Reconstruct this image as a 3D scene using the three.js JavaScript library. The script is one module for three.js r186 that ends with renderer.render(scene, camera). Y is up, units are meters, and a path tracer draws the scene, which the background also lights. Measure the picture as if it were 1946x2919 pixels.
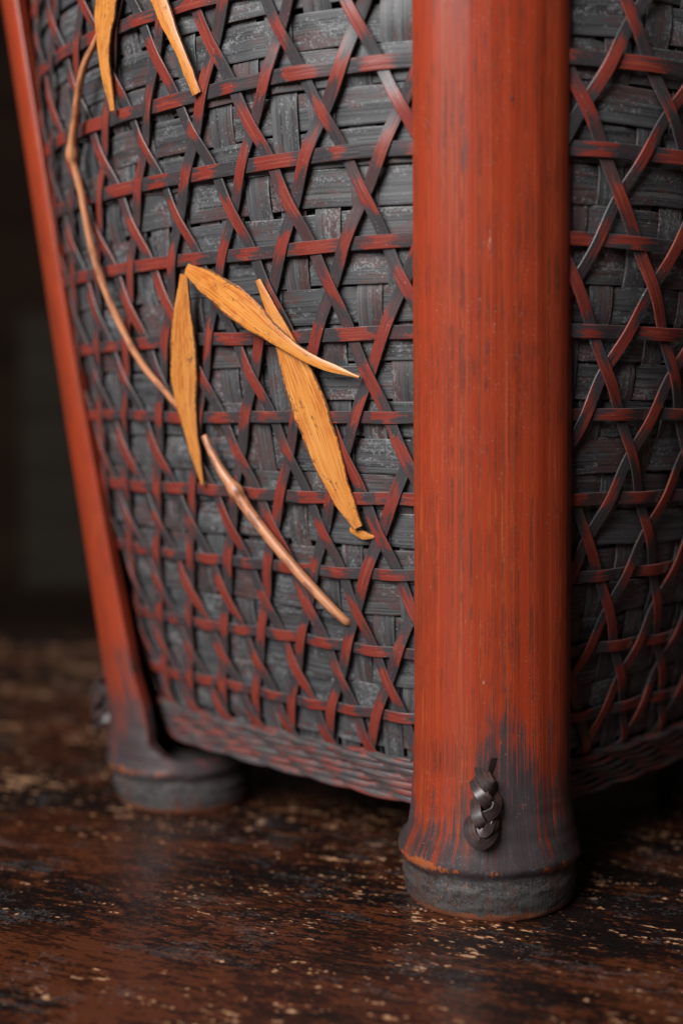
import * as THREE from 'three';
import { RectAreaLightUniformsLib } from 'three/addons/lights/RectAreaLightUniformsLib.js';

/* ---------- camera, light, exposure ---------- */
const MM = 0.001;
const scene = new THREE.Scene();
scene.background = new THREE.Color().setRGB(0.010, 0.009, 0.008);      // a dim room
const camera = new THREE.PerspectiveCamera(42.13, 682 / 1024, 0.02, 20);
camera.position.set(0, 0.161, 0.4406);
camera.rotation.set(THREE.MathUtils.degToRad(-4.129), 0, 0);
camera.focus = 0.420;
camera.userData.fStop = 4.4;
RectAreaLightUniformsLib.init();
const windowLight = new THREE.RectAreaLight(new THREE.Color().setRGB(1.0, 0.995, 0.99), 16.5, 0.95, 0.85);   // soft window to the front left
windowLight.position.set(-0.80, 0.94, 1.02);
windowLight.lookAt(0.0, 0.12, -0.05);
scene.add(windowLight);
const renderer = new THREE.WebGLRenderer({ antialias: true });
renderer.toneMapping = THREE.LinearToneMapping;
renderer.toneMappingExposure = 1.0;
renderer.shadowMap.enabled = true;
renderer.setSize(682, 1024);

/* ---------- small tools ---------- */
function rng(seed) { let a = seed >>> 0; return () => { a = (a + 0x6D2B79F5) | 0; let t = Math.imul(a ^ (a >>> 15), 1 | a); t = (t + Math.imul(t ^ (t >>> 7), 61 | t)) ^ t; return ((t ^ (t >>> 14)) >>> 0) / 4294967296; }; }
const clamp = (x, a = 0, b = 1) => x < a ? a : x > b ? b : x;
const sstep = (a, b, x) => { const t = clamp((x - a) / (b - a)); return t * t * (3 - 2 * t); };
const mix = (a, b, t) => a + (b - a) * t;
function lut(xs, ys) { return (x) => { if (x <= xs[0]) return ys[0]; for (let i = 1; i < xs.length; i++) if (x <= xs[i]) { const t = (x - xs[i - 1]) / (xs[i] - xs[i - 1]); return mix(ys[i - 1], ys[i], t * t * (3 - 2 * t) * 0.5 + t * 0.5); } return ys[ys.length - 1]; }; }
// tileable value noise on a random lattice nx by ny, evaluated over a W by H raster; values 0..1
function field(W, H, nx, ny, seed) {
  const r = rng(seed), g = new Float32Array(nx * ny); for (let i = 0; i < g.length; i++) g[i] = r();
  const out = new Float32Array(W * H), xi = new Int32Array(W), xj = new Int32Array(W), xf = new Float32Array(W);
  for (let x = 0; x < W; x++) { const p = x / W * nx, i = Math.floor(p); let f = p - i; xf[x] = f * f * (3 - 2 * f); xi[x] = i % nx; xj[x] = (i + 1) % nx; }
  for (let y = 0; y < H; y++) {
    const p = y / H * ny, j = Math.floor(p); let f = p - j; f = f * f * (3 - 2 * f);
    const a = (j % ny) * nx, b = ((j + 1) % ny) * nx;
    for (let x = 0; x < W; x++) { const t = xf[x], l = g[a + xi[x]], m = g[a + xj[x]], n = g[b + xi[x]], o = g[b + xj[x]]; const u = l + (m - l) * t, v = n + (o - n) * t; out[y * W + x] = u + (v - u) * f; }
  }
  return out;
}
function fsum(W, H, layers, seed) {   // layers: [nx, ny, weight]; sums to about 0..1
  const out = new Float32Array(W * H); let tot = 0;
  layers.forEach(([nx, ny, w], k) => { const f = field(W, H, nx, ny, seed + k * 101); for (let i = 0; i < out.length; i++) out[i] += f[i] * w; tot += w; });
  for (let i = 0; i < out.length; i++) out[i] /= tot; return out;
}
const toS = (c) => { c = clamp(c); return Math.round(255 * (c <= 0.0031308 ? 12.92 * c : 1.055 * Math.pow(c, 1 / 2.4) - 0.055)); };
function colorTexture(W, H, fn) {   // fn(i, x, y, out[3]) gives linear colour
  const d = new Uint8Array(W * H * 4), c = [0, 0, 0];
  for (let y = 0, i = 0; y < H; y++) for (let x = 0; x < W; x++, i++) { fn(i, x, y, c); d[i * 4] = toS(c[0]); d[i * 4 + 1] = toS(c[1]); d[i * 4 + 2] = toS(c[2]); d[i * 4 + 3] = 255; }
  return finish(new THREE.DataTexture(d, W, H), true);
}
function greyTexture(W, H, fn) {
  const d = new Uint8Array(W * H * 4);
  for (let y = 0, i = 0; y < H; y++) for (let x = 0; x < W; x++, i++) { const v = Math.round(255 * clamp(fn(i, x, y))); d[i * 4] = d[i * 4 + 1] = d[i * 4 + 2] = v; d[i * 4 + 3] = 255; }
  return finish(new THREE.DataTexture(d, W, H), false);
}
function finish(t, srgb) { t.wrapS = t.wrapT = THREE.RepeatWrapping; t.magFilter = THREE.LinearFilter; t.minFilter = THREE.LinearMipmapLinearFilter; t.generateMipmaps = true; if (srgb) t.colorSpace = THREE.SRGBColorSpace; t.needsUpdate = true; return t; }
function put(name, geometry, material, parent) {
  const m = new THREE.Mesh(geometry, material); m.name = name; m.castShadow = m.receiveShadow = true; parent.add(m); return m;
}
const blend = (c, a, t) => { c[0] = mix(c[0], a[0], t); c[1] = mix(c[1], a[1], t); c[2] = mix(c[2], a[2], t); };

/* ---------- textures and materials ---------- */
// worn dark tabletop: 0.56 m square, grain along x
const TW = 2048;
const tabletop = (() => {
  const W = TW, H = TW;
  const grain = fsum(W, H, [[50, 380, 1], [140, 700, 1], [360, 1000, 1]], 11);
  const broad = fsum(W, H, [[7, 16, 1], [18, 44, 0.8], [44, 120, 0.6]], 31);
  const wear = fsum(W, H, [[12, 18, 1], [50, 80, 1], [150, 250, 1.1], [400, 620, 0.8]], 51);
  const chip = fsum(W, H, [[100, 240, 1], [250, 560, 1.1], [560, 1024, 0.9]], 71);
  const zone = fsum(W, H, [[6, 9, 1], [14, 22, 0.8]], 91);
  const speck = fsum(W, H, [[700, 1000, 1]], 95);
  const dust = fsum(W, H, [[34, 60, 1], [120, 260, 0.7]], 97);
  const bump = new Float32Array(W * H), rough = new Float32Array(W * H);
  const map = colorTexture(W, H, (i, x, y, c) => {
    const g = grain[i], b = broad[i];
    c[0] = 0.0095; c[1] = 0.0055; c[2] = 0.0047;
    const big = zone[(i + 900000) % zone.length] - 0.5;
    const brown = sstep(0.43, 0.57, b * 0.5 + g * 0.5 + big * 0.3);
    blend(c, [0.036, 0.0115, 0.0062], brown * 0.9);
    const red = sstep(0.53, 0.62, wear[i] * 0.6 + b * 0.4 + (g - 0.5) * 0.8 + (chip[(i + 123456) % chip.length] - 0.5) * 0.5 + big * 0.2);
    blend(c, [0.098, 0.027, 0.0105], red * 0.8);
    const pit = sstep(0.55, 0.62, chip[(i + 777777) % chip.length] * 0.8 + (0.5 - b) * 0.6 + (g - 0.5) * 0.35 - big * 0.2);
    blend(c, [0.0055, 0.0045, 0.0042], pit * 0.9);
    const k = chip[i] * 0.85 + wear[(i + 500500) % wear.length] * 0.42 + (zone[i] - 0.5) * 0.34 + (g - 0.5) * 0.2 - 0.11;
    const flake = sstep(0.752, 0.778, k);
    blend(c, [0.22, 0.085, 0.034], sstep(0.690, 0.745, k) * 0.7);
    blend(c, [0.54 + 0.25 * (speck[i] - 0.5), 0.30 + 0.12 * (speck[i] - 0.5), 0.165], flake * 0.95);
    const dk = sstep(0.70, 0.78, dust[i] + (speck[i] - 0.5) * 0.45);
    blend(c, [0.10, 0.10, 0.098], dk * 0.2);
    if (speck[i] > 0.955) blend(c, [0.32, 0.28, 0.25], 0.6 * sstep(0.42, 0.6, dust[i]));
    bump[i] = 0.55 + (g - 0.5) * 0.6 - flake * 0.18 - pit * 0.3 + (speck[i] - 0.5) * 0.08;
    rough[i] = 0.23 + 0.2 * (1 - brown) * g + flake * 0.35 + dk * 0.25 + red * 0.1 + (grain[(i + 99999) % grain.length] - 0.5) * 0.35;
  });
  return { map, bumpMap: greyTexture(W, H, (i) => bump[i]), roughnessMap: greyTexture(W, H, (i) => rough[i]) };
})();
const tableMaterial = new THREE.MeshStandardMaterial({ ...tabletop, roughness: 1, bumpScale: 0.0006 });

// smoked bamboo lacquer of the posts: u is the angle round the culm, v the height 0..350 mm
const POST_H = 350, RED = [0.312, 0.037, 0.012], CHAR = [0.040, 0.041, 0.045];
// small nicks and scratches on the front of the culm: angle, height, half width (degrees), half length (mm), colour, strength
const MARKS = [[-7, 211, 1.6, 4, [0.5, 0.36, 0.30], 0.55], [-4, 187, 0.8, 1.6, [0.55, 0.42, 0.38], 0.6], [10, 251, 3.2, 0.8, [0.07, 0.02, 0.015], 0.8], [7, 160, 0.7, 2.4, [0.06, 0.02, 0.015], 0.75], [-2, 126, 1.6, 5, [0.10, 0.03, 0.018], 0.6], [3, 118, 1.0, 7, [0.30, 0.13, 0.04], 0.5], [-26, 98, 0.5, 3, [0.5, 0.3, 0.2], 0.4], [-12, 79, 2.0, 0.7, [0.5, 0.4, 0.34], 0.4]];
const postTex = (() => {
  const W = 1024, H = 2048;
  const long = fsum(W, H, [[70, 2, 1], [190, 3, 1]], 201), line = fsum(W, H, [[512, 5, 0.8], [300, 7, 1], [200, 3, 0.6]], 211), fine = fsum(W, H, [[512, 60, 1], [512, 200, 0.5]], 221);
  const hair = fsum(W, H, [[1000, 3, 1], [620, 6, 1], [420, 12, 0.6]], 281);
  const tongue = fsum(W, H, [[26, 10, 1], [80, 16, 1], [220, 34, 0.9], [512, 90, 0.6]], 231);
  const blot = fsum(W, H, [[14, 26, 1], [40, 70, 0.7], [120, 220, 0.4]], 241), grit = fsum(W, H, [[512, 1024, 1]], 251), foot = fsum(W, H, [[40, 120, 0.7], [120, 260, 1], [330, 560, 1], [512, 1000, 0.7]], 261);
  const worn = fsum(W, H, [[22, 60, 1], [64, 200, 0.9], [180, 500, 0.7]], 271);
  const bump = new Float32Array(W * H), rough = new Float32Array(W * H);
  const reach = lut([-180, -110, -80, -62, -40, -22, -8, 4, 12, 24, 40, 58, 75, 110, 180], [52, 46, 40, 27, 25, 36, 66, 60, 72, 58, 48, 44, 50, 50, 52]);
  const wearAt = lut([-180, -85, -72, -56, -44, -30, -16, 0, 18, 30, 42, 60, 66, 80, 180], [0.5, 0.8, 1.05, 1.05, 0.8, 1.05, 0.62, 0.5, 0.6, 1, 1.05, 0.85, 0.45, 0.35, 0.35]);
  const map = colorTexture(W, H, (i, x, y, c) => {
    const h = y / H * POST_H, ang = x / W * 360 - 180;
    c[0] = RED[0]; c[1] = RED[1]; c[2] = RED[2];
    blend(c, [0.25, 0.034, 0.015], sstep(0.40, 0.75, long[i]) * 0.5);
    blend(c, [0.39, 0.058, 0.016], sstep(0.57, 0.72, line[i]) * 0.55);
    blend(c, [0.46, 0.15, 0.045], sstep(0.62, 0.74, hair[i] + (long[i] - 0.5) * 0.2) * 0.5);
    blend(c, [0.085, 0.026, 0.018], sstep(0.54, 0.70, hair[(i + 30720) % hair.length] * 0.8 + fine[i] * 0.2 + (blot[i] - 0.5) * 0.3) * 0.8);
    // charred black lacquer: tongues from the foot, streaks above
    const k = 0.5 + (tongue[i] - 0.5) * 1.15 + (blot[i] - 0.5) * 0.45 + (line[(i + 77777) % line.length] - 0.5) * 0.45 + (hair[(i + 4321) % hair.length] - 0.5) * 0.8 + (fine[(i + 1111) % fine.length] - 0.5) * 0.3 + (reach(ang) + 4 - h) / 58;
    let ch = sstep(0.32, 0.86, k);
    const hi = sstep(0.69, 0.80, tongue[i] * 0.6 + blot[(i + 600123) % blot.length] * 0.4 + sstep(250, 330, h) * 0.085 * Math.exp(-(((ang + 20) / 24) ** 2)));
    ch = Math.max(ch, hi * 0.45);
    const cc = [CHAR[0] * (0.75 + 0.5 * fine[i]), CHAR[1] * (0.75 + 0.5 * fine[i]), CHAR[2] * (0.75 + 0.5 * fine[i])];
    blend(cc, [0.10, 0.022, 0.013], sstep(0.58, 0.70, line[(i + 8111) % line.length]) * 0.55 * sstep(14, 24, h));
    blend(c, cc, ch * 0.95);
    // below the node ring: scraped grey brown foot
    const low = sstep(16, 13.5, h + (worn[i] - 0.5) * 5);
    if (low > 0) {
      const f = [0.058, 0.055, 0.054]; blend(f, [0.024, 0.021, 0.021], sstep(0.5, 0.62, foot[i]) * 0.8); blend(f, [0.105, 0.078, 0.058], sstep(0.60, 0.72, foot[(i + 400400) % foot.length]) * 0.65);
      blend(f, [0.085, 0.030, 0.018], sstep(0.52, 0.66, line[(i + 5005) % line.length] * 0.5 + worn[(i + 222222) % worn.length] * 0.5) * 0.6);
      blend(c, f, low);
    }
    // worn orange rim on the node, brown cut edge at the base
    const ring = Math.exp(-(((h - 16.8 - (worn[i] - 0.5) * 2) / 1.9) ** 2)) * wearAt(ang);
    blend(c, [0.33, 0.085, 0.026], sstep(0.44, 0.60, ring * 0.60 + (worn[i] - 0.5) * 1.2 + (fine[i] - 0.5) * 0.5 - 0.01) * 0.9);
    blend(c, [0.19, 0.055, 0.022], sstep(0.45, 0.62, sstep(5.5, 0.5, h) * 0.62 + (foot[i] - 0.5) * 0.8 + 0.1) * 0.85);
    for (const [ma, mh, mw, ml, mc, mo] of MARKS) { const dx = (ang - ma) / mw, dy = (h - mh) / ml; if (dx > -1 && dx < 1 && dy > -1 && dy < 1) blend(c, mc, mo * sstep(0.35, 0.6, 1 - Math.abs(dx) * 0.5 - Math.abs(dy) * 0.3 + (grit[i] - 0.9) * 0.9)); }
    const d = grit[i] > 0.965 && blot[(i + 12345) % blot.length] > 0.46 ? 0.45 : 0; blend(c, [0.42, 0.36, 0.32], d);
    blend(c, [0.17, 0.165, 0.16], sstep(0.60, 0.74, foot[(i + 700000) % foot.length]) * 0.22 * Math.max(low, ch * sstep(28, 18, h)));
    bump[i] = 0.5 + (line[i] - 0.5) * 0.42 + (fine[i] - 0.5) * 0.2 + (d ? 0.1 : 0) - sstep(14, 9, h) * (foot[i] - 0.5) * 0.6;
    rough[i] = 0.36 + (line[i] - 0.5) * 0.16 + 0.06 * ch + 0.16 * low + (grit[i] - 0.5) * 0.06;
  });
  return { map, bumpMap: greyTexture(W, H, (i) => bump[i]), roughnessMap: greyTexture(W, H, (i) => rough[i]) };
})();
const postMaterial = new THREE.MeshPhysicalMaterial({ ...postTex, roughness: 1, bumpScale: 0.00016, specularIntensity: 0.8 });

// smoked matting strips: 16 lanes, 200 mm long
const LANES = 16;
const matTex = (() => {
  const W = 1024, H = 1024;
  const fib = fsum(W, H, [[2, 400, 1], [4, 620, 1], [12, 800, 0.6]], 301), tone = fsum(W, H, [[9, 16, 1], [22, 48, 0.6]], 311), dust = fsum(W, H, [[12, 32, 1], [40, 110, 0.7], [110, 220, 0.7]], 321), grit = fsum(W, H, [[330, 400, 0.7], [512, 512, 1], [1000, 1000, 0.8]], 331), red = fsum(W, H, [[12, 16, 1], [40, 90, 0.6], [60, 400, 0.6]], 341);
  const bump = new Float32Array(W * H);
  const map = colorTexture(W, H, (i, x, y, c) => {
    const v = (y % (H / LANES)) / (H / LANES);
    const b = 0.042 + 0.036 * tone[i];
    c[0] = b * 0.98; c[1] = b * 0.99; c[2] = b * 1.06;
    blend(c, [0.014, 0.0135, 0.014], sstep(0.50, 0.66, fib[i]) * 0.8);
    blend(c, [0.130, 0.130, 0.130], sstep(0.55, 0.70, fib[(i + 40960) % fib.length]) * 0.6);
    blend(c, [0.085, 0.030, 0.025], sstep(0.52, 0.66, red[i]) * 0.55);
    const dk = sstep(0.47, 0.72, dust[i] * 0.75 + (grit[i] - 0.5) * 0.75 + (fib[i] - 0.5) * 0.3 + 0.04);
    blend(c, [0.26, 0.265, 0.27], dk * 0.58);
    if (grit[i] > 0.78) blend(c, [0.46, 0.46, 0.45], 0.35 * sstep(0.40, 0.58, dust[i]));
    const e = Math.min(v, 1 - v); if (e < 0.06) blend(c, [0.15, 0.14, 0.13], 0.5 * sstep(0.45, 0.6, dust[(i + 5000) % dust.length]));
    bump[i] = 0.5 + (fib[i] - 0.5) * 0.75 + (grit[i] - 0.5) * 0.25;
  });
  return { map, bumpMap: greyTexture(W, H, (i) => bump[i]) };
})();
const matMaterial = new THREE.MeshStandardMaterial({ ...matTex, roughness: 0.52, bumpScale: 0.00012 });

// open hexagon weave strips: 16 lanes, 8 crossings long; red where the strip rides over and is rubbed, black where it ducks under
const kagomeTex = (() => {
  const W = 1024, H = 512, P = 8;
  const st = fsum(W, H, [[16, 110, 1], [40, 230, 1], [90, 256, 0.6]], 401), fib = fsum(W, H, [[10, 256, 1], [30, 256, 0.8]], 411), bl = fsum(W, H, [[20, 16, 1], [48, 40, 0.8]], 421), grit = fsum(W, H, [[512, 256, 1]], 431);
  const r = rng(5), amp = Array.from({ length: P * LANES }, () => r());
  const bump = new Float32Array(W * H);
  const map = colorTexture(W, H, (i, x, y, c) => {
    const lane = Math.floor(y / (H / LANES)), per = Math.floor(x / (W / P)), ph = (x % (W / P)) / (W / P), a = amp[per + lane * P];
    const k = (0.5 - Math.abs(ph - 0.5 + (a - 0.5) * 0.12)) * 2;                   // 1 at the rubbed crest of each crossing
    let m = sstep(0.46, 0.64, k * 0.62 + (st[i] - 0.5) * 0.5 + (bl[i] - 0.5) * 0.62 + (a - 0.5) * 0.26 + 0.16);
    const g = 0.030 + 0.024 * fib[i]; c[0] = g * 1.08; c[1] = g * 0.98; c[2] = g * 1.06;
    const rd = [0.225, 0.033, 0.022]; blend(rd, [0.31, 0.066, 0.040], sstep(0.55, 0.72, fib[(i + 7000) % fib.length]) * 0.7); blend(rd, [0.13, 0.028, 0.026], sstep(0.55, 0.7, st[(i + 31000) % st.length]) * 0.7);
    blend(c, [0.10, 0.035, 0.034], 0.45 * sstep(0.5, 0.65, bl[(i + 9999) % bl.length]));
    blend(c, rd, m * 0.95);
    if (grit[i] > 0.955) blend(c, [0.40, 0.37, 0.35], 0.55 * sstep(0.42, 0.6, bl[(i + 3333) % bl.length]));
    const e = (y % (H / LANES)) / (H / LANES); if (e < 0.06 || e > 0.94) blend(c, [0.19, 0.17, 0.16], 0.35);  // pale strip edges: a painted highlight along both rims
    bump[i] = 0.5 + (fib[i] - 0.5) * 0.6;
  });
  return { map, bumpMap: greyTexture(W, H, (i) => bump[i]) };
})();
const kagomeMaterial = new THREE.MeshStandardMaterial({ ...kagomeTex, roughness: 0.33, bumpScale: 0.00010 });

// golden bamboo leaves, u along 0..1 in 4 lanes
const leafTex = (() => {
  const W = 512, H = 512;
  const fib = fsum(W, H, [[3, 200, 1], [8, 256, 1], [30, 256, 0.4]], 501), bl = fsum(W, H, [[10, 14, 1], [30, 50, 0.8]], 511), sp = fsum(W, H, [[90, 160, 1], [200, 256, 0.6]], 521);
  return colorTexture(W, H, (i, x, y, c) => {
    const v = (y % 128) / 128, e = Math.min(v, 1 - v), u = x / W;
    c[0] = 0.62; c[1] = 0.225; c[2] = 0.040;
    blend(c, [0.70, 0.33, 0.095], sstep(0.5, 0.68, fib[i]) * 0.75);
    blend(c, [0.42, 0.105, 0.018], sstep(0.48, 0.66, fib[(i + 22222) % fib.length] * 0.6 + bl[i] * 0.4) * 0.8);
    blend(c, [0.10, 0.045, 0.025], sstep(0.66, 0.78, sp[i] * 0.5 + bl[(i + 44444) % bl.length] * 0.5 + sstep(0.86, 1, u) * 0.2 + sstep(0.13, 0.03, e) * 0.36) * 0.85);  // brown specks and dark tip; dark rims paint in the shadow along leaf edges
  });
})();
const leafMaterial = new THREE.MeshStandardMaterial({ map: leafTex, roughness: 0.3 });
const twigTex = (() => {
  const W = 512, H = 128;
  const fib = fsum(W, H, [[12, 64, 1], [40, 100, 1]], 601), bl = fsum(W, H, [[24, 6, 1], [60, 30, 0.8]], 611);
  return colorTexture(W, H, (i, x, y, c) => { c[0] = 0.52; c[1] = 0.20; c[2] = 0.085; blend(c, [0.55, 0.27, 0.15], sstep(0.5, 0.68, fib[i]) * 0.7); blend(c, [0.20, 0.075, 0.045], sstep(0.52, 0.68, bl[i]) * 0.7); });
})();
const twigMaterial = new THREE.MeshStandardMaterial({ map: twigTex, roughness: 0.4 });
// knot strips and twined base strips
const strapTex = (dark) => {
  const W = 512, H = 256;
  const fib = fsum(W, H, [[8, 120, 1], [24, 200, 0.8]], 701 + dark), bl = fsum(W, H, [[16, 10, 1], [50, 36, 0.9]], 711 + dark), grit = fsum(W, H, [[400, 256, 1]], 721 + dark);
  return colorTexture(W, H, (i, x, y, c) => {
    const g = dark ? 0.017 : 0.046; c[0] = g * (dark ? 1.5 : 1.12); c[1] = g * 0.98; c[2] = g;
    blend(c, dark ? [0.10, 0.030, 0.018] : [0.20, 0.038, 0.028], sstep(dark ? 0.55 : 0.46, dark ? 0.70 : 0.60, bl[i] * 0.7 + fib[i] * 0.3) * 0.85);
    blend(c, [0.16, 0.155, 0.15], sstep(0.56, 0.70, fib[(i + 6000) % fib.length]) * (dark ? 0.15 : 0.5));
    if (grit[i] > 0.93) blend(c, [0.34, 0.32, 0.30], 0.45);
  });
};
const knotMaterial = new THREE.MeshStandardMaterial({ map: strapTex(1), roughness: 0.36 });
const twineMaterial = new THREE.MeshStandardMaterial({ map: strapTex(0), roughness: 0.52 });
const addedLiningMaterial = new THREE.MeshStandardMaterial({ color: new THREE.Color().setRGB(0.05, 0.045, 0.042), roughness: 0.9 });

/* ---------- the setting: tabletop and what stands behind it ---------- */
{
  const x0 = -1.1, x1 = 1.1, z0 = -0.53, z1 = 0.62, th = 0.035;
  const g = new THREE.BoxGeometry(x1 - x0, th, z1 - z0, 1, 1, 1);
  const p = g.attributes.position, uv = g.attributes.uv, ca = Math.cos(0.40), sa = Math.sin(0.40);
  for (let i = 0; i < p.count; i++) { const X = p.getX(i), Z = p.getZ(i) + (p.getY(i) < 0 ? 0.05 : 0); uv.setXY(i, (X * ca + Z * sa) / 0.56 + 0.31, (-X * sa + Z * ca) / 0.56 + 0.12); }
  const t = put('table_top', g, tableMaterial, scene); t.position.set((x0 + x1) / 2, -th / 2, (z0 + z1) / 2);
  t.userData = { label: 'dark worn wooden tabletop with pale chips under the basket', category: 'table', kind: 'structure' };
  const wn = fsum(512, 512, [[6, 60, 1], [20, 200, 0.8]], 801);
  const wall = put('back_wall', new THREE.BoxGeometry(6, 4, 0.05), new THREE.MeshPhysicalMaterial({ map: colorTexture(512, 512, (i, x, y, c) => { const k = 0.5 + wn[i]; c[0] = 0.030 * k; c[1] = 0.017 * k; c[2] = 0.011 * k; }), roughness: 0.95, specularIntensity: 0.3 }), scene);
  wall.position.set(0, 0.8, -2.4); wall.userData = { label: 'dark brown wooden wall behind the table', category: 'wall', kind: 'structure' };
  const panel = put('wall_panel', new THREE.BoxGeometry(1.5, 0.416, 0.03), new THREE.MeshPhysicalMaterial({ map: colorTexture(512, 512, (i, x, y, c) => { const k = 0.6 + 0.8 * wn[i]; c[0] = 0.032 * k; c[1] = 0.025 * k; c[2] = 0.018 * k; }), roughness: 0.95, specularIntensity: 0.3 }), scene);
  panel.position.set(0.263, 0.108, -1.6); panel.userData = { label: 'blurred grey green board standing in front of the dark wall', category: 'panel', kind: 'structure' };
}

/* ---------- the basket's wall as a surface: s runs round it (0 at the front post, growing to the left), H is height in mm ---------- */
const PHI = THREE.MathUtils.degToRad(44.04), SIDE = 165.25;
const E1 = new THREE.Vector3(-Math.cos(PHI), 0, -Math.sin(PHI)), E2 = new THREE.Vector3(Math.sin(PHI), 0, -Math.cos(PHI));
const basket = new THREE.Group(); basket.name = 'bamboo_basket';
basket.position.set(0.0485, 0, 0).addScaledVector(E1, SIDE / 2 * MM).addScaledVector(E2, SIDE / 2 * MM);
basket.userData = { label: 'tall smoked bamboo basket with red lacquered posts, dark weave and golden leaves', category: 'basket' };
scene.add(basket);
const TOP = 345, LEVELS = 62, H0 = 26, DH = (TOP + 8 - H0) / (LEVELS - 1), NTH = 720;
const wallTable = [];
for (let l = 0; l < LEVELS; l++) {
  const H = H0 + l * DH, t = H / 300, a = 87.2 + 0.2081 * H + 27.8 * t * (1 - t), n = 4.42 - 1.07 * t, b = -0.011 + 0.0846 * t;
  const xs = new Float64Array(NTH + 1), ys = new Float64Array(NTH + 1), cu = new Float64Array(NTH + 1);
  for (let i = 0; i <= NTH; i++) {
    const th = Math.PI * 1.25 + i / NTH * 2 * Math.PI, c = Math.cos(th), s = Math.sin(th);
    const r = a / Math.pow(Math.abs(c) ** n + Math.abs(s) ** n, 1 / n) * (1 + b * (Math.cos(2 * th) ** 2 - 0.5));
    xs[i] = r * c; ys[i] = r * s; if (i) cu[i] = cu[i - 1] + Math.hypot(xs[i] - xs[i - 1], ys[i] - ys[i - 1]);
  }
  const len = cu[NTH], N = 1440, X = new Float64Array(N + 1), Y = new Float64Array(N + 1);
  for (let i = 0, j = 1; i <= N; i++) { const q = i / N * len; while (j < NTH && cu[j] < q) j++; const f = (q - cu[j - 1]) / (cu[j] - cu[j - 1]); X[i] = mix(xs[j - 1], xs[j], f); Y[i] = mix(ys[j - 1], ys[j], f); }
  wallTable.push({ X, Y, len });
}
function wallXY(s, H) {
  s = s - Math.floor(s); const q = s * 1440, i = Math.min(1439, Math.floor(q)), f = q - i;
  const p = clamp((H - H0) / DH, 0, LEVELS - 1.001), l = Math.floor(p), g = p - l, A = wallTable[l], B = wallTable[l + 1];
  return [mix(mix(A.X[i], A.X[i + 1], f), mix(B.X[i], B.X[i + 1], f), g), mix(mix(A.Y[i], A.Y[i + 1], f), mix(B.Y[i], B.Y[i + 1], f), g)];
}
const wallLen = (H) => { const l = clamp((H - H0) / DH, 0, LEVELS - 1.001); return mix(wallTable[Math.floor(l)].len, wallTable[Math.floor(l) + 1].len, l - Math.floor(l)); };
const wp = (x, y, H) => new THREE.Vector3((x * E1.x + y * E2.x) * MM, H * MM, (x * E1.z + y * E2.z) * MM);
function wallPoint(s, H, off) {   // { p, n } in the basket's axes, metres
  const d = 0.0016, a = wallXY(s - d, H), b = wallXY(s + d, H), c = wallXY(s, H), u = wallXY(s, H + 3), w = wallXY(s, H - 3);
  const T = wp(b[0] - a[0], b[1] - a[1], 0), U = wp(u[0] - w[0], u[1] - w[1], 6), n = new THREE.Vector3().crossVectors(U, T).normalize();
  const p = wp(c[0], c[1], H); const out = wp(c[0], c[1], 0); if (n.dot(out) < 0) n.negate();
  return { p: p.addScaledVector(n, off * MM), n };
}

/* ---------- ribbons and tubes ---------- */
// frames: [{ p, n, w (half width, m), u }]; a strip of thickness th with eased edges. v spans the lane
function ribbon(frames, th, lane = 0, lanes = 1, closed = false, camber = 0.12) {
  const N = frames.length, sec = [[-1, -0.5], [-1, 0.28], [-0.94, 0.5], [0, 0.5 + camber], [0.94, 0.5], [1, 0.28], [1, -0.5]], F = sec.length, M = F * 2;
  const pos = new Float32Array(N * M * 3), nor = new Float32Array(N * M * 3), uv = new Float32Array(N * M * 2), idx = [];
  const T = new THREE.Vector3(), B = new THREE.Vector3(), nn = new THREE.Vector3(), q = new THREE.Vector3();
  for (let i = 0; i < N; i++) {
    const a = frames[closed ? (i - 1 + N - 1) % (N - 1) : Math.max(0, i - 1)], b = frames[closed ? (i + 1) % (N - 1) : Math.min(N - 1, i + 1)], f = frames[i], tl = f.tilt || 0;
    T.subVectors(b.p, a.p).normalize(); B.crossVectors(f.n, T).normalize(); nn.crossVectors(T, B).normalize();
    for (let k = 0; k < F; k++) for (let e = 0; e < 2; e++) {
      const j = (k + e) % F, o = i * M + k * 2 + e, x = sec[j][0] * f.w, y = sec[j][1] * th + sec[j][0] * tl, c = sec[k], d = sec[(k + 1) % F];
      let nx = -((d[1] - c[1]) * th + (d[0] - c[0]) * tl), ny = (d[0] - c[0]) * f.w;
      if (j === 3) { nx = -tl; ny = f.w; }                                  // the crown is smooth along its middle
      if (k === F - 1) { nx = tl; ny = -f.w; }
      pos[o * 3] = f.p.x + B.x * x + nn.x * y; pos[o * 3 + 1] = f.p.y + B.y * x + nn.y * y; pos[o * 3 + 2] = f.p.z + B.z * x + nn.z * y;
      q.set(0, 0, 0).addScaledVector(B, nx).addScaledVector(nn, ny).normalize(); nor[o * 3] = q.x; nor[o * 3 + 1] = q.y; nor[o * 3 + 2] = q.z;
      uv[o * 2] = f.u; uv[o * 2 + 1] = (lane + 0.5 + 0.47 * sec[j][0]) / lanes;
    }
  }
  for (let i = 0; i < N - 1; i++) for (let k = 0; k < F; k++) { const a = i * M + k * 2, b = a + 1, c = a + M, d = b + M; idx.push(a, d, b, a, c, d); }
  if (!closed) for (let k = 1; k < F - 1; k++) { idx.push(0, k * 2, (k + 1) * 2); const o = (N - 1) * M; idx.push(o, o + (k + 1) * 2, o + k * 2); }
  const g = new THREE.BufferGeometry(); g.setAttribute('position', new THREE.BufferAttribute(pos, 3)); g.setAttribute('normal', new THREE.BufferAttribute(nor, 3)); g.setAttribute('uv', new THREE.BufferAttribute(uv, 2)); g.setIndex(idx);
  return g;
}
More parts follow.
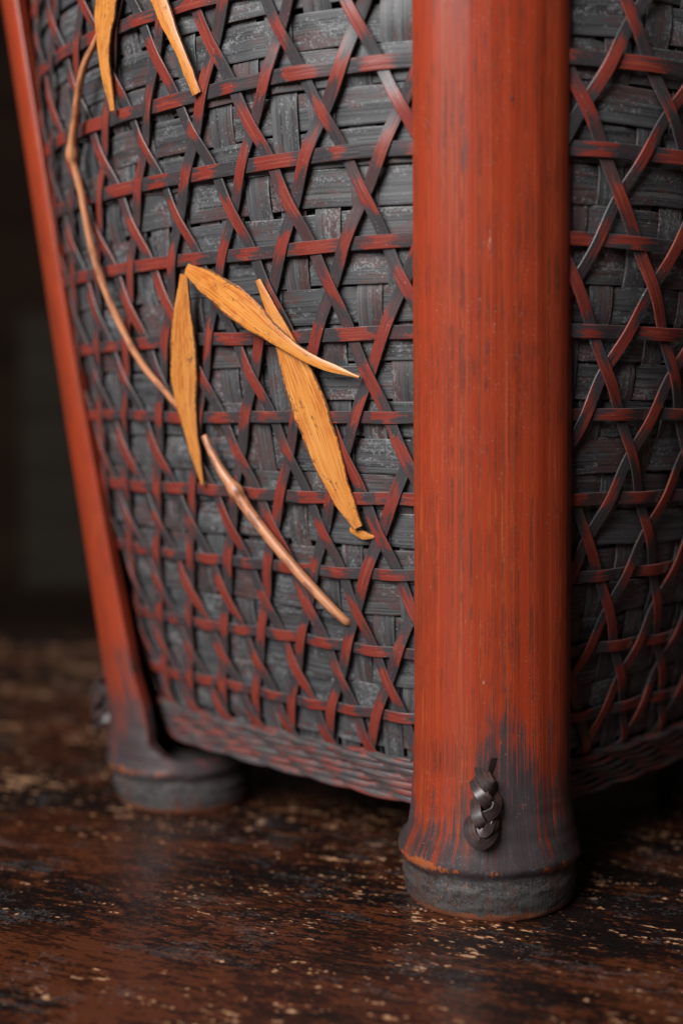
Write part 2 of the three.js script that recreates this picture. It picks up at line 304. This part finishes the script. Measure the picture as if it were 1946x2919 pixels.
function tube(points, radii, sides = 12, turns = 1) {
  const N = points.length, pos = [], uv = [], idx = []; let nrm = new THREE.Vector3(0.31, 0.2, 0.93), len = 0;
  for (let i = 0; i < N; i++) {
    const T = new THREE.Vector3().subVectors(points[Math.min(N - 1, i + 1)], points[Math.max(0, i - 1)]).normalize();
    nrm.addScaledVector(T, -nrm.dot(T)).normalize(); const B = new THREE.Vector3().crossVectors(T, nrm);
    if (i) len += points[i].distanceTo(points[i - 1]);
    for (let k = 0; k <= sides; k++) { const a = k / sides * Math.PI * 2, r = radii[i], q = points[i]; pos.push(q.x + (nrm.x * Math.cos(a) + B.x * Math.sin(a)) * r, q.y + (nrm.y * Math.cos(a) + B.y * Math.sin(a)) * r, q.z + (nrm.z * Math.cos(a) + B.z * Math.sin(a)) * r); uv.push(len / 0.12, k / sides * turns); }
  }
  const S = sides + 1;
  for (let i = 0; i < N - 1; i++) for (let k = 0; k < sides; k++) { const a = i * S + k; idx.push(a, a + 1, a + S + 1, a, a + S + 1, a + S); }
  for (const e of [0, N - 1]) { const c = pos.length / 3, q = points[e]; pos.push(q.x, q.y, q.z); uv.push(0, 0); for (let k = 0; k < sides; k++) e ? idx.push(c, e * S + k, e * S + k + 1) : idx.push(c, k + 1, k); }
  const g = new THREE.BufferGeometry(); g.setAttribute('position', new THREE.Float32BufferAttribute(pos, 3)); g.setAttribute('uv', new THREE.Float32BufferAttribute(uv, 2)); g.setIndex(idx); g.computeVertexNormals();
  return g;
}
// smooth random wander along a strip
function wander(rand, step) { const t = Array.from({ length: 400 }, () => rand() * 2 - 1); const o = rand() * 100; return (x) => { const p = Math.abs(x / step + o), i = Math.floor(p), f = p - i; return mix(t[i % 400], t[(i + 1) % 400], f * f * (3 - 2 * f)); }; }

/* ---------- matting: wide strips in a two-over-one-under weave ---------- */
const RIM_TOP = 46, WARPS = 75, ROW = 11.75, ROWS = Math.floor((TOP - RIM_TOP) / ROW);
const rm = rng(77), over = [];
for (let i = 0; i < ROWS; i++) { over.push([]); for (let j = 0; j < WARPS; j++) { let o = (j + i) % 3 !== 0; if (rm() < 0.05) o = !o; over[i].push(o ? 1 : -1); } }
const easeAt = (row, q) => { const i = Math.floor(q), f = q - i, e = sstep(0.22, 0.78, f); return mix(row(i), row(i + 1), e); };
const sag = (s) => { const d = s - Math.round(s); return -1.6 * Math.exp(-((d / 0.07) ** 2)); };
{
  const WA = 0.6;
  for (let i = 0; i < ROWS; i++) {
    const Hc = RIM_TOP + 2 + (i + 0.5) * ROW + (rm() - 0.5) * 1.0, wob = wander(rm, 0.035), tiltW = wander(rm, 0.06), hw = (5.5 + (rm() - 0.5) * 0.5) * MM, u0 = rm(), lane = Math.floor(rm() * LANES), bias = (rm() - 0.5) * 0.3;
    const seg = WARPS * 4, fr = [];
    for (let k = 0; k <= seg; k++) {
      const s = (k % seg) / seg, q = s * WARPS - 0.5, H = Hc + wob(s) * 0.75, lift = easeAt((j) => over[i][(j + WARPS) % WARPS], q);
      const { p, n } = wallPoint(s, H, lift * WA + bias); fr.push({ p, n, w: hw, u: u0 + k / seg * 4.5, tilt: (tiltW(s) * 0.4 + 0.3) * MM });
    }
    put('weft_strip', ribbon(fr, 0.55 * MM, lane, LANES, true, 0.2), matMaterial, basket);
  }
  for (let j = 0; j < WARPS; j++) {
    const s0 = (j + 0.5) / WARPS + (rm() - 0.5) * 0.0014, wob = wander(rm, 60), lane = Math.floor(rm() * LANES), u0 = rm(), hw = (4.5 + (rm() - 0.5) * 0.7) * MM, seg = ROWS * 4, fr = [];
    for (let k = 0; k <= seg; k++) {
      const H = 34 + k / seg * (TOP - 34), q = (H - RIM_TOP - 2) / ROW - 0.5, s = s0 + wob(H) * 0.0008;
      const lift = -easeAt((i) => over[clamp(i, 0, ROWS - 1)][j], q);
      const { p, n } = wallPoint(s, H, lift * WA); fr.push({ p, n, w: hw * mix(0.86, 1.12, (H - 34) / 311), u: u0 + H / 200 });
    }
    put('warp_strip', ribbon(fr, 0.5 * MM, lane, LANES, false, 0.2), matMaterial, basket);
  }
  // dark lining behind the weave, added so gaps stay unlit, and the basket's floor
  const pos = [], idx = [], N = 144, L = 26;
  for (let l = 0; l <= L; l++) for (let k = 0; k <= N; k++) { const { p } = wallPoint(k / N, 33 + (TOP - 33) * l / L, -2.6); pos.push(p.x, p.y, p.z); }
  for (let l = 0; l < L; l++) for (let k = 0; k < N; k++) { const a = l * (N + 1) + k; idx.push(a, a + 1, a + N + 2, a, a + N + 2, a + N + 1); }
  const c = pos.length / 3; pos.push(0, 33 * MM, 0); for (let k = 0; k < N; k++) idx.push(c, k, k + 1);
  const g = new THREE.BufferGeometry(); g.setAttribute('position', new THREE.Float32BufferAttribute(pos, 3)); g.setIndex(idx); g.computeVertexNormals();
  put('added_lining', g, addedLiningMaterial, basket);
}

/* ---------- open hexagonal overlay ---------- */
const CELLS = 38, P0 = 25.73, HB = 59.65;
// the cells are not all equally wide: cell number, counted to the left from a crossing beside the front post, against s
const KS = [-20.737, -8.3, -4, -3, -1.737, 17.263], SS = [-0.5, -0.205, -0.0685, -0.0355, 0, 0.5];
function cellS(k) { while (k < KS[0]) k += CELLS; while (k >= KS[5]) k -= CELLS; let i = 1; while (k > KS[i]) i++; return mix(SS[i - 1], SS[i], (k - KS[i - 1]) / (KS[i] - KS[i - 1])); }
const bandDev = [1.2, -0.9, -0.6, -1.5, -0.9, -0.9, 0.2, 0.5, -0.8, 0.4, -0.3, 0];   // the bands do not lie quite evenly
const bandH = (r) => { const i = Math.floor(r), f = r - i, d = (k) => bandDev[clamp(k, 0, bandDev.length - 1)]; return HB + r * P0 + mix(d(i), d(i + 1), f); };
{
  const OFF = 2.9, AMP = 0.55, TH = 0.55 * MM, rk = rng(909), BANDS = 11;
  const RMIN = (41 - HB) / P0, RMAX = (TOP - HB) / P0;
  const diag = (dir) => {
    for (let j = 0; j < CELLS; j++) {
      const lane = Math.floor(rk() * LANES), u0 = Math.floor(rk() * 8), js = (rk() - 0.5) * 0.07, wob = wander(rk, 0.9), sw = wander(rk, 1.3), hw = (1.95 + (rk() - 0.5) * 0.36) * MM, seg = 110, fr = [];
      for (let k = 0; k <= seg; k++) {
        const r = mix(RMIN, RMAX, k / seg), q = r - 6.5, w = Math.sin(2 * Math.PI * q) / (2 * Math.PI);
        const s = cellS(j + dir * 0.5 * (q + 0.10 * w) + js + wob(r) * 0.025);
        const ride = dir > 0 ? Math.cos(2 * Math.PI * q) : -Math.cos(2 * Math.PI * q);
        const low = sstep(-0.35, -0.7, r);
        const { p, n } = wallPoint(s, bandH(r), mix(OFF + AMP * ride + sw(r) * 0.3, 1.4, low));
        fr.push({ p, n, w: hw, u: (u0 + (dir > 0 ? r : r + 0.5)) / 8, tilt: wob(r + 3) * 0.18 * MM });
      }
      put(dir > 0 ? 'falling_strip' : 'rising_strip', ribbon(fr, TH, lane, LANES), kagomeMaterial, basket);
    }
  };
  diag(1); diag(-1);
  for (let b = 0; b < BANDS; b++) {
    const lane = Math.floor(rk() * LANES), u0 = Math.floor(rk() * 8), wob = wander(rk, 0.05), hw = (2.05 + (rk() - 0.5) * 0.3) * MM, seg = CELLS * 9, fr = [], sB = (b - 6.5) * 0.5;
    for (let k = 0; k <= seg; k++) {
      const q = (k % seg) / 9, s = cellS(q), ph = q - sB, { p, n } = wallPoint(s, bandH(b) + wob(s) * 0.7, OFF + AMP * Math.cos(2 * Math.PI * ph));
      fr.push({ p, n, w: hw, u: (u0 + k / 9 - sB + 0.5) / 8 });
    }
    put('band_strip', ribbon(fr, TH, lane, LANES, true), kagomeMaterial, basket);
  }
}

/* ---------- twined foot of the wall ---------- */
{
  const rt = rng(31), TURNS = 16;
  for (let i = 0; i < 6; i++) for (const sgn of [1, -1]) {
    const wob = wander(rt, 0.03), seg = 480, fr = [], ph0 = i * 2.3 + rt() * 0.4, u0 = rt();
    for (let k = 0; k <= seg; k++) {
      const s = (k % seg) / seg, ph = 2 * Math.PI * TURNS * s + ph0, { p, n } = wallPoint(s, 32.2 + i * 2.5 + sag(s) * (1 - i / 7) + sgn * 0.45 * Math.sin(ph) + wob(s) * 0.35, 2.0 + sgn * 1.25 * Math.cos(ph) + (i === 0 ? 0.5 : 0));
      fr.push({ p, n, w: 1.22 * MM, u: u0 + k / seg * 6 });
    }
    put('twined_strip', ribbon(fr, 1.3 * MM, i, 6, true, 0.75), twineMaterial, basket);
  }
  for (const H of [TOP - 2]) {   // the rim above, out of the picture
    const fr = []; for (let k = 0; k <= 240; k++) { const { p, n } = wallPoint((k % 240) / 240, H, 2.4); fr.push({ p, n, w: 6 * MM, u: k / 240 * 6 }); }
    put('rim_band', ribbon(fr, 6 * MM, 0, 1, true), twineMaterial, basket);
  }
}

/* ---------- four posts: a culm split in half above its foot ---------- */
const radiusAt = lut([0, 0.7, 2.5, 6, 9, 12, 13.8, 15.2, 16.6, 18, 20, 23, 28, 36, 48, 64, 120, 350], [26.9, 27.7, 28.3, 28.9, 29.1, 28.7, 28.5, 29.6, 30.5, 30.5, 29.9, 29.1, 27.9, 26.8, 26.0, 25.6, 25.0, 23.2]);
// depth of the split culm behind its crest, in mm, by height: it is split thinner going up
const crestDepths = [lut([0, 38, 60, 120, 350], [27, 23, 18.5, 16, 12.5]), lut([0, 38, 60, 120, 200, 350], [27, 22, 18, 15, 12.5, 11])];
function postGeometry(seed, lean, crestDepth) {
  const nz = fsum(256, 256, [[18, 60, 1], [50, 160, 0.7]], seed), wave = fsum(256, 1, [[9, 1, 1], [24, 1, 0.6]], seed + 9);
  const angs = []; for (let a = 0; a <= 88; a += 2.75) angs.push(a); for (const a of [88.3, 89, 90, 91.2, 92.6, 94.5, 97, 100, 105, 112, 120, 130, 140, 150, 160, 170, 180]) angs.push(a);
  const A = [...angs.slice(1).reverse().map((a) => -a), ...angs];
  const hs = []; for (let h = 0; h < 40; h += h < 1.5 ? 0.5 : 1) hs.push(h); for (let h = 40; h <= 110; h += 5) hs.push(h); for (let h = 120; h <= POST_H; h += 23) hs.push(h); hs[hs.length - 1] = POST_H;
  const top = (a) => { a = Math.abs(a); return a <= 88 ? POST_H : 21.5 + 7 * Math.exp(-(a - 88) / 5) + (wave[Math.floor((a / 180) * 255)] - 0.5) * 1.2; };
  const pt = (ang, h, inner) => {
    const ia = Math.floor((ang + 180) / 360 * 255), ih = Math.floor(clamp(h / 60) * 255), low = sstep(17, 11, h);
    const ringShift = (wave[ia] - 0.5) * 3.2 * sstep(26, 18, h) * sstep(5, 12, h);
    let r = radiusAt(Math.max(0, h + ringShift)) + (nz[ih * 256 + ia] - 0.5) * (0.2 + 1.0 * low * sstep(0, 2, h)) + (wave[(ia * 2) % 256] - 0.5) * 0.6;
    const k = sstep(18, 30, h) * sstep(150, 92, Math.abs(ang)), t = ang * mix(1, 82 / 88, k) * Math.PI / 180, d = mix(r, crestDepth(h), k), i = inner ? 3.8 : 0;
    return new THREE.Vector3(Math.sin(t) * (r - i) + lean[0] * h, h, r - i - (d - i * mix(1, 0.4, k)) * (1 - Math.cos(t)) + lean[1] * h).multiplyScalar(MM);
  };
  const pos = [], uv = [], idx = [], R = hs.length, Cn = A.length;
  const grid = (inner) => { const o = pos.length / 3; for (const a of A) for (const h0 of hs) { const h = Math.min(h0, top(a)), p = pt(a, h, inner); pos.push(p.x, p.y, p.z); uv.push((a + 180) / 360, h / POST_H); } for (let c = 0; c < Cn - 1; c++) for (let r = 0; r < R - 1; r++) { const far = Math.max(Math.abs(A[c]), Math.abs(A[c + 1])); if (far > 88 && hs[r] >= top(far)) continue; const q = o + c * R + r; inner ? idx.push(q, q + R + 1, q + R, q, q + 1, q + R + 1) : idx.push(q, q + R, q + R + 1, q, q + R + 1, q + 1); } };
  grid(false); grid(true);
  const strip = (list) => { const o = pos.length / 3; for (const [a, h] of list) for (const inner of [false, true]) { const p = pt(a, h, inner); pos.push(p.x, p.y, p.z); uv.push((a + (inner ? 3 : 0) + 180) / 360, h / POST_H); } for (let c = 0; c < list.length - 1; c++) { const q = o + c * 2; idx.push(q, q + 2, q + 3, q, q + 3, q + 1); } };
  strip(A.map((a) => [a, 0])); strip(A.filter((a) => Math.abs(a) <= 88).map((a) => [a, POST_H]));
  for (const sd of [-1, 1]) { strip(A.filter((a) => a * sd > 88).map((a) => [a, top(a)])); strip([top(88.3), ...hs.filter((h) => h > top(88.3) + 0.5)].map((h) => [88 * sd, h])); }
  for (const h of [20.2, 2.5]) { const o = pos.length / 3; for (const a of A) { const p = pt(a, h, true); pos.push(p.x, p.y, p.z); uv.push((a + 180) / 360, 0.025); } const c = pos.length / 3; pos.push(lean[0] * h * MM, h * MM, lean[1] * h * MM); uv.push(0.5, 0.03); for (let k = 0; k < Cn - 1; k++) idx.push(c, o + k, o + k + 1); }
  const g = new THREE.BufferGeometry(); g.setAttribute('position', new THREE.Float32BufferAttribute(pos, 3)); g.setAttribute('uv', new THREE.Float32BufferAttribute(uv, 2)); g.setIndex(idx); g.computeVertexNormals();
  return g;
}
// knot strips in mm round the knot's middle: x right, y up, z out of the post
const KNOT = [
  [[[2.9, 6.6, 0.6], [3.4, 9.5, 1.4], [4.2, 13.4, 1.9]], 2.0, [0.15, 0.05, 1], 0],
  [[[-0.6, 11.2, -1.5], [-0.4, 9.9, 1.0], [0.2, 7.4, 2.7], [1.7, 5.2, 3.6], [3.4, 4.0, 2.6], [4.6, 3.2, 0.2], [3.6, 2.0, -1.5]], 2.15, [0.25, 0.15, 1], 0],
  [[[-3.0, 7.4, -1.2], [-2.7, 6.0, 1.0], [-1.4, 3.4, 3.4], [0.3, 1.0, 3.9], [1.8, -0.4, 3.2], [3.0, -1.4, 1.4], [3.2, -2.2, -1.0]], 1.95, [-0.25, 0.35, 1], 0],
  [[[1.6, 2.6, 0.8], [3.6, 1.6, 2.2], [4.5, -0.4, 2.8], [3.4, -2.6, 3.4], [0.6, -4.0, 3.4], [-1.6, -4.6, 2.0]], 1.75, [0.45, -0.25, 1], 0],
  [[[-2.2, 0.4, 0.2], [-2.7, -1.4, 1.8], [-2.6, -4.0, 3.2], [-1.3, -6.2, 3.6], [0.6, -7.6, 2.4]], 1.7, [-0.55, 0.1, 1], 0],
  [[[-1.6, -6.4, 1.6], [-2.2, -8.2, 2.4], [-0.4, -9.2, 3.4], [1.4, -8.0, 3.6], [2.2, -5.9, 2.8], [1.2, -4.6, 1.2]], 1.3, [0, 0.5, 1], 0],
  [[[-3.4, -5.2, -0.4], [-4.7, -7.0, 1.4], [-4.4, -10.2, 2.6], [-1.6, -12.6, 3.0], [1.8, -11.0, 2.8], [3.7, -8.2, 2.0], [4.2, -5.8, 0.2]], 2.0, [-0.1, -0.35, 1], 0],
  [[[2.2, -3.4, 0.2], [4.0, -4.6, 1.8], [3.4, -7.2, 2.8], [1.2, -9.8, 2.6], [-1.2, -10.4, 1.8]], 1.5, [0.5, -0.2, 1], 0],
];
function knotOn(post, tilt, at, far) {
  for (const [pts, hw, nv, tan] of KNOT) {
    const curve = new THREE.CatmullRomCurve3(pts.map((q) => new THREE.Vector3(...q))), N = 26, fr = [], mid = new THREE.Vector3(0, 0, -1.5);
    for (let i = 0; i <= N; i++) {
      const p = curve.getPoint(i / N); p.z *= 1.5; const n = new THREE.Vector3(p.x * 0.16, (p.y - Math.round(p.y / 4) * 0) * 0.02, 1).add(new THREE.Vector3(...nv)).normalize();
      n.addScaledVector(new THREE.Vector3(p.x, 0, p.z - mid.z).normalize(), 0.5).normalize();
      fr.push({ p: p.clone().multiplyScalar(MM), n, w: hw * 1.12 * MM * (0.9 + 0.1 * Math.sin(Math.PI * i / N)), u: i / N * 0.4 });
    }
    for (const f of fr) f.p.multiply(far ? new THREE.Vector3(1.1, 1.15, 1.5) : new THREE.Vector3(0.9, 1.02, 1));
    const m = put('knot_strip', ribbon(fr, 0.7 * MM, 0, tan ? 4 : 1, false, 0.15), tan ? twigMaterial : knotMaterial, post);
    m.position.set(...at); m.rotation.x = tilt;
  }
}
{
  const D = SIDE / 2 * MM, LEAN = 0.122;
  const spots = [[-1, -1, [-0.027, LEAN], 1101], [1, -1, [0, 0.146], 1202], [-1, 1, [0, LEAN], 1303], [1, 1, [0, LEAN], 1404]];
  spots.forEach(([a, b, lean, seed], i) => {
    const post = put('post', postGeometry(seed, lean, crestDepths[i ? 1 : 0]), postMaterial, basket);
    post.position.copy(E1).multiplyScalar(a * D).addScaledVector(E2, b * D);
    if (!i) post.position.x += 0.0014; if (i === 1) post.position.x += 0.0045;
    const rad = post.position.clone().setY(0).normalize(); post.rotation.y = Math.atan2(rad.x, rad.z);
    const h = 41; knotOn(post, Math.atan2(-0.06, 1), [(lean[0] * h - 5.6) * MM, h * MM, (radiusAt(h) + lean[1] * h - 0.9) * MM], i > 0);
    post.userData.label = ['red lacquered half culm with braided knot in front', 'blurred half culm at the far edge of the leafy side', 'half culm at the darker side', 'half culm at the back'][i];
  });
}

/* ---------- golden leaves and twigs on the weave ---------- */
const spline = (pts, N) => { const c = new THREE.CatmullRomCurve3(pts.map(([s, H, o]) => new THREE.Vector3(s * 900, H, o)), false, 'centripetal'); return Array.from({ length: N + 1 }, (_, i) => { const q = c.getPoint(i / N); return [q.x / 900, q.y, q.z]; }); };
function leaf(pts, widths, twist, lane, th = 0.9) {
  const N = 44, line = spline(pts, N), W = lut(widths.map((_, i) => i / (widths.length - 1)), widths), rl = rng(lane * 77 + 5), wob = wander(rl, 0.07);
  const fr = line.map(([s, H, o], i) => {
    const { p, n } = wallPoint(s, H, o), t = i / N, a = wallPoint(...line[Math.max(0, i - 1)]).p, b = wallPoint(...line[Math.min(N, i + 1)]).p;
    n.applyAxisAngle(b.sub(a).normalize(), twist);
    return { p, n, w: Math.max(0.25, W(t) * (1 + wob(t) * 0.06)) * MM, u: t * 0.98 + 0.01 };
  });
  put('leaf', ribbon(fr, th * MM, lane, 4, false, 0.45), leafMaterial, basket);
}
const DOWN = -1;
leaf([[0.1214, 209.5, 6.4], [0.1257, 195, 6.8], [0.1288, 182.1, 6.8], [0.1325, 169, 6.4], [0.1341, 154.4, 5.6], [0.134, 138.1, 5.0]], [1.4, 3.4, 5.2, 5.0, 3.8, 2.2, 0.7], -0.4, 0);
leaf([[0.1185, 211.2, 7.0], [0.105, 204.1, 7.4], [0.0928, 196.8, 7.6], [0.0798, 187.9, 7.4], [0.0656, 179.9, 6.6], [0.0479, 174, 5.6]], [2.0, 4.2, 5.3, 4.9, 3.2, 1.9, 1.6, 0.5], -0.2, 1);
leaf([[0.0871, 205.4, 4.9], [0.0812, 193, 5.1], [0.0735, 175.1, 5.4], [0.0677, 159.4, 5.4], [0.0606, 140.3, 5.2], [0.0529, 126.2, 4.8]], [1.0, 1.9, 3.7, 5.9, 6.2, 5.0, 3.6, 1.9], -0.3, 2);
leaf([[0.0578, 124.9, 3.0], [0.052, 123.4, 3.4], [0.0472, 122.8, 3.0]], [0.9, 1.6, 0.5], 0, 3, 0.6);
leaf([[0.1388, 318, 6.2], [0.1400, 306, 6.4], [0.1425, 299.4, 6.6], [0.146, 291.3, 6.6], [0.1485, 281.6, 6.2], [0.1488, 265.9, 5.4]], [1.6, 3.2, 4.4, 4.2, 2.8, 2.0, 1.1], -0.35, 3);
leaf([[0.121, 312, 6.2], [0.1169, 298.2, 6.4], [0.1131, 286.8, 6.0], [0.1092, 276.6, 5.4], [0.1052, 264.3, 4.6]], [2.6, 3.8, 3.0, 2.0, 1.8, 1.7], -0.25, 0);
function twig(pts, radii) {
  const N = 70, line = spline(pts, N), R = lut(radii.map((q) => q[0]), radii.map((q) => q[1]));
  put('twig', tube(line.map((q) => wallPoint(...q).p), line.map((_, i) => R(i / N) * MM), 12), twigMaterial, basket);
}
twig([[0.147, 293, 6.4], [0.1491, 290.1, 7], [0.161, 281.7, 7.4], [0.172, 267.2, 7.4], [0.1795, 255.1, 7], [0.1785, 246.1, 6.6], [0.177, 236.3, 7], [0.1753, 222.5, 7.4], [0.1685, 202.1, 7.4], [0.1562, 181.7, 7], [0.144, 170.4, 6.4], [0.1367, 162.3, 5.2]],
  [[0, 0.8], [0.1, 1.15], [0.27, 1.45], [0.33, 1.7], [0.352, 2.6], [0.366, 2.5], [0.385, 1.55], [0.5, 1.3], [0.8, 1.25], [1, 1.0]]);
twig([[0.1266, 155.4, 5.6], [0.1201, 144.8, 6.2], [0.1117, 135.9, 6.4], [0.106, 129.4, 6.4], [0.0921, 116.6, 6.2], [0.0756, 103, 5.4], [0.0640, 94.2, 4.2], [0.0618, 92.0, 2.6]],
  [[0, 1.2], [0.12, 1.5], [0.22, 1.8], [0.265, 2.8], [0.285, 2.85], [0.31, 2.2], [0.42, 1.95], [0.7, 1.75], [0.9, 1.45], [1, 0.7]]);

renderer.render(scene, camera);
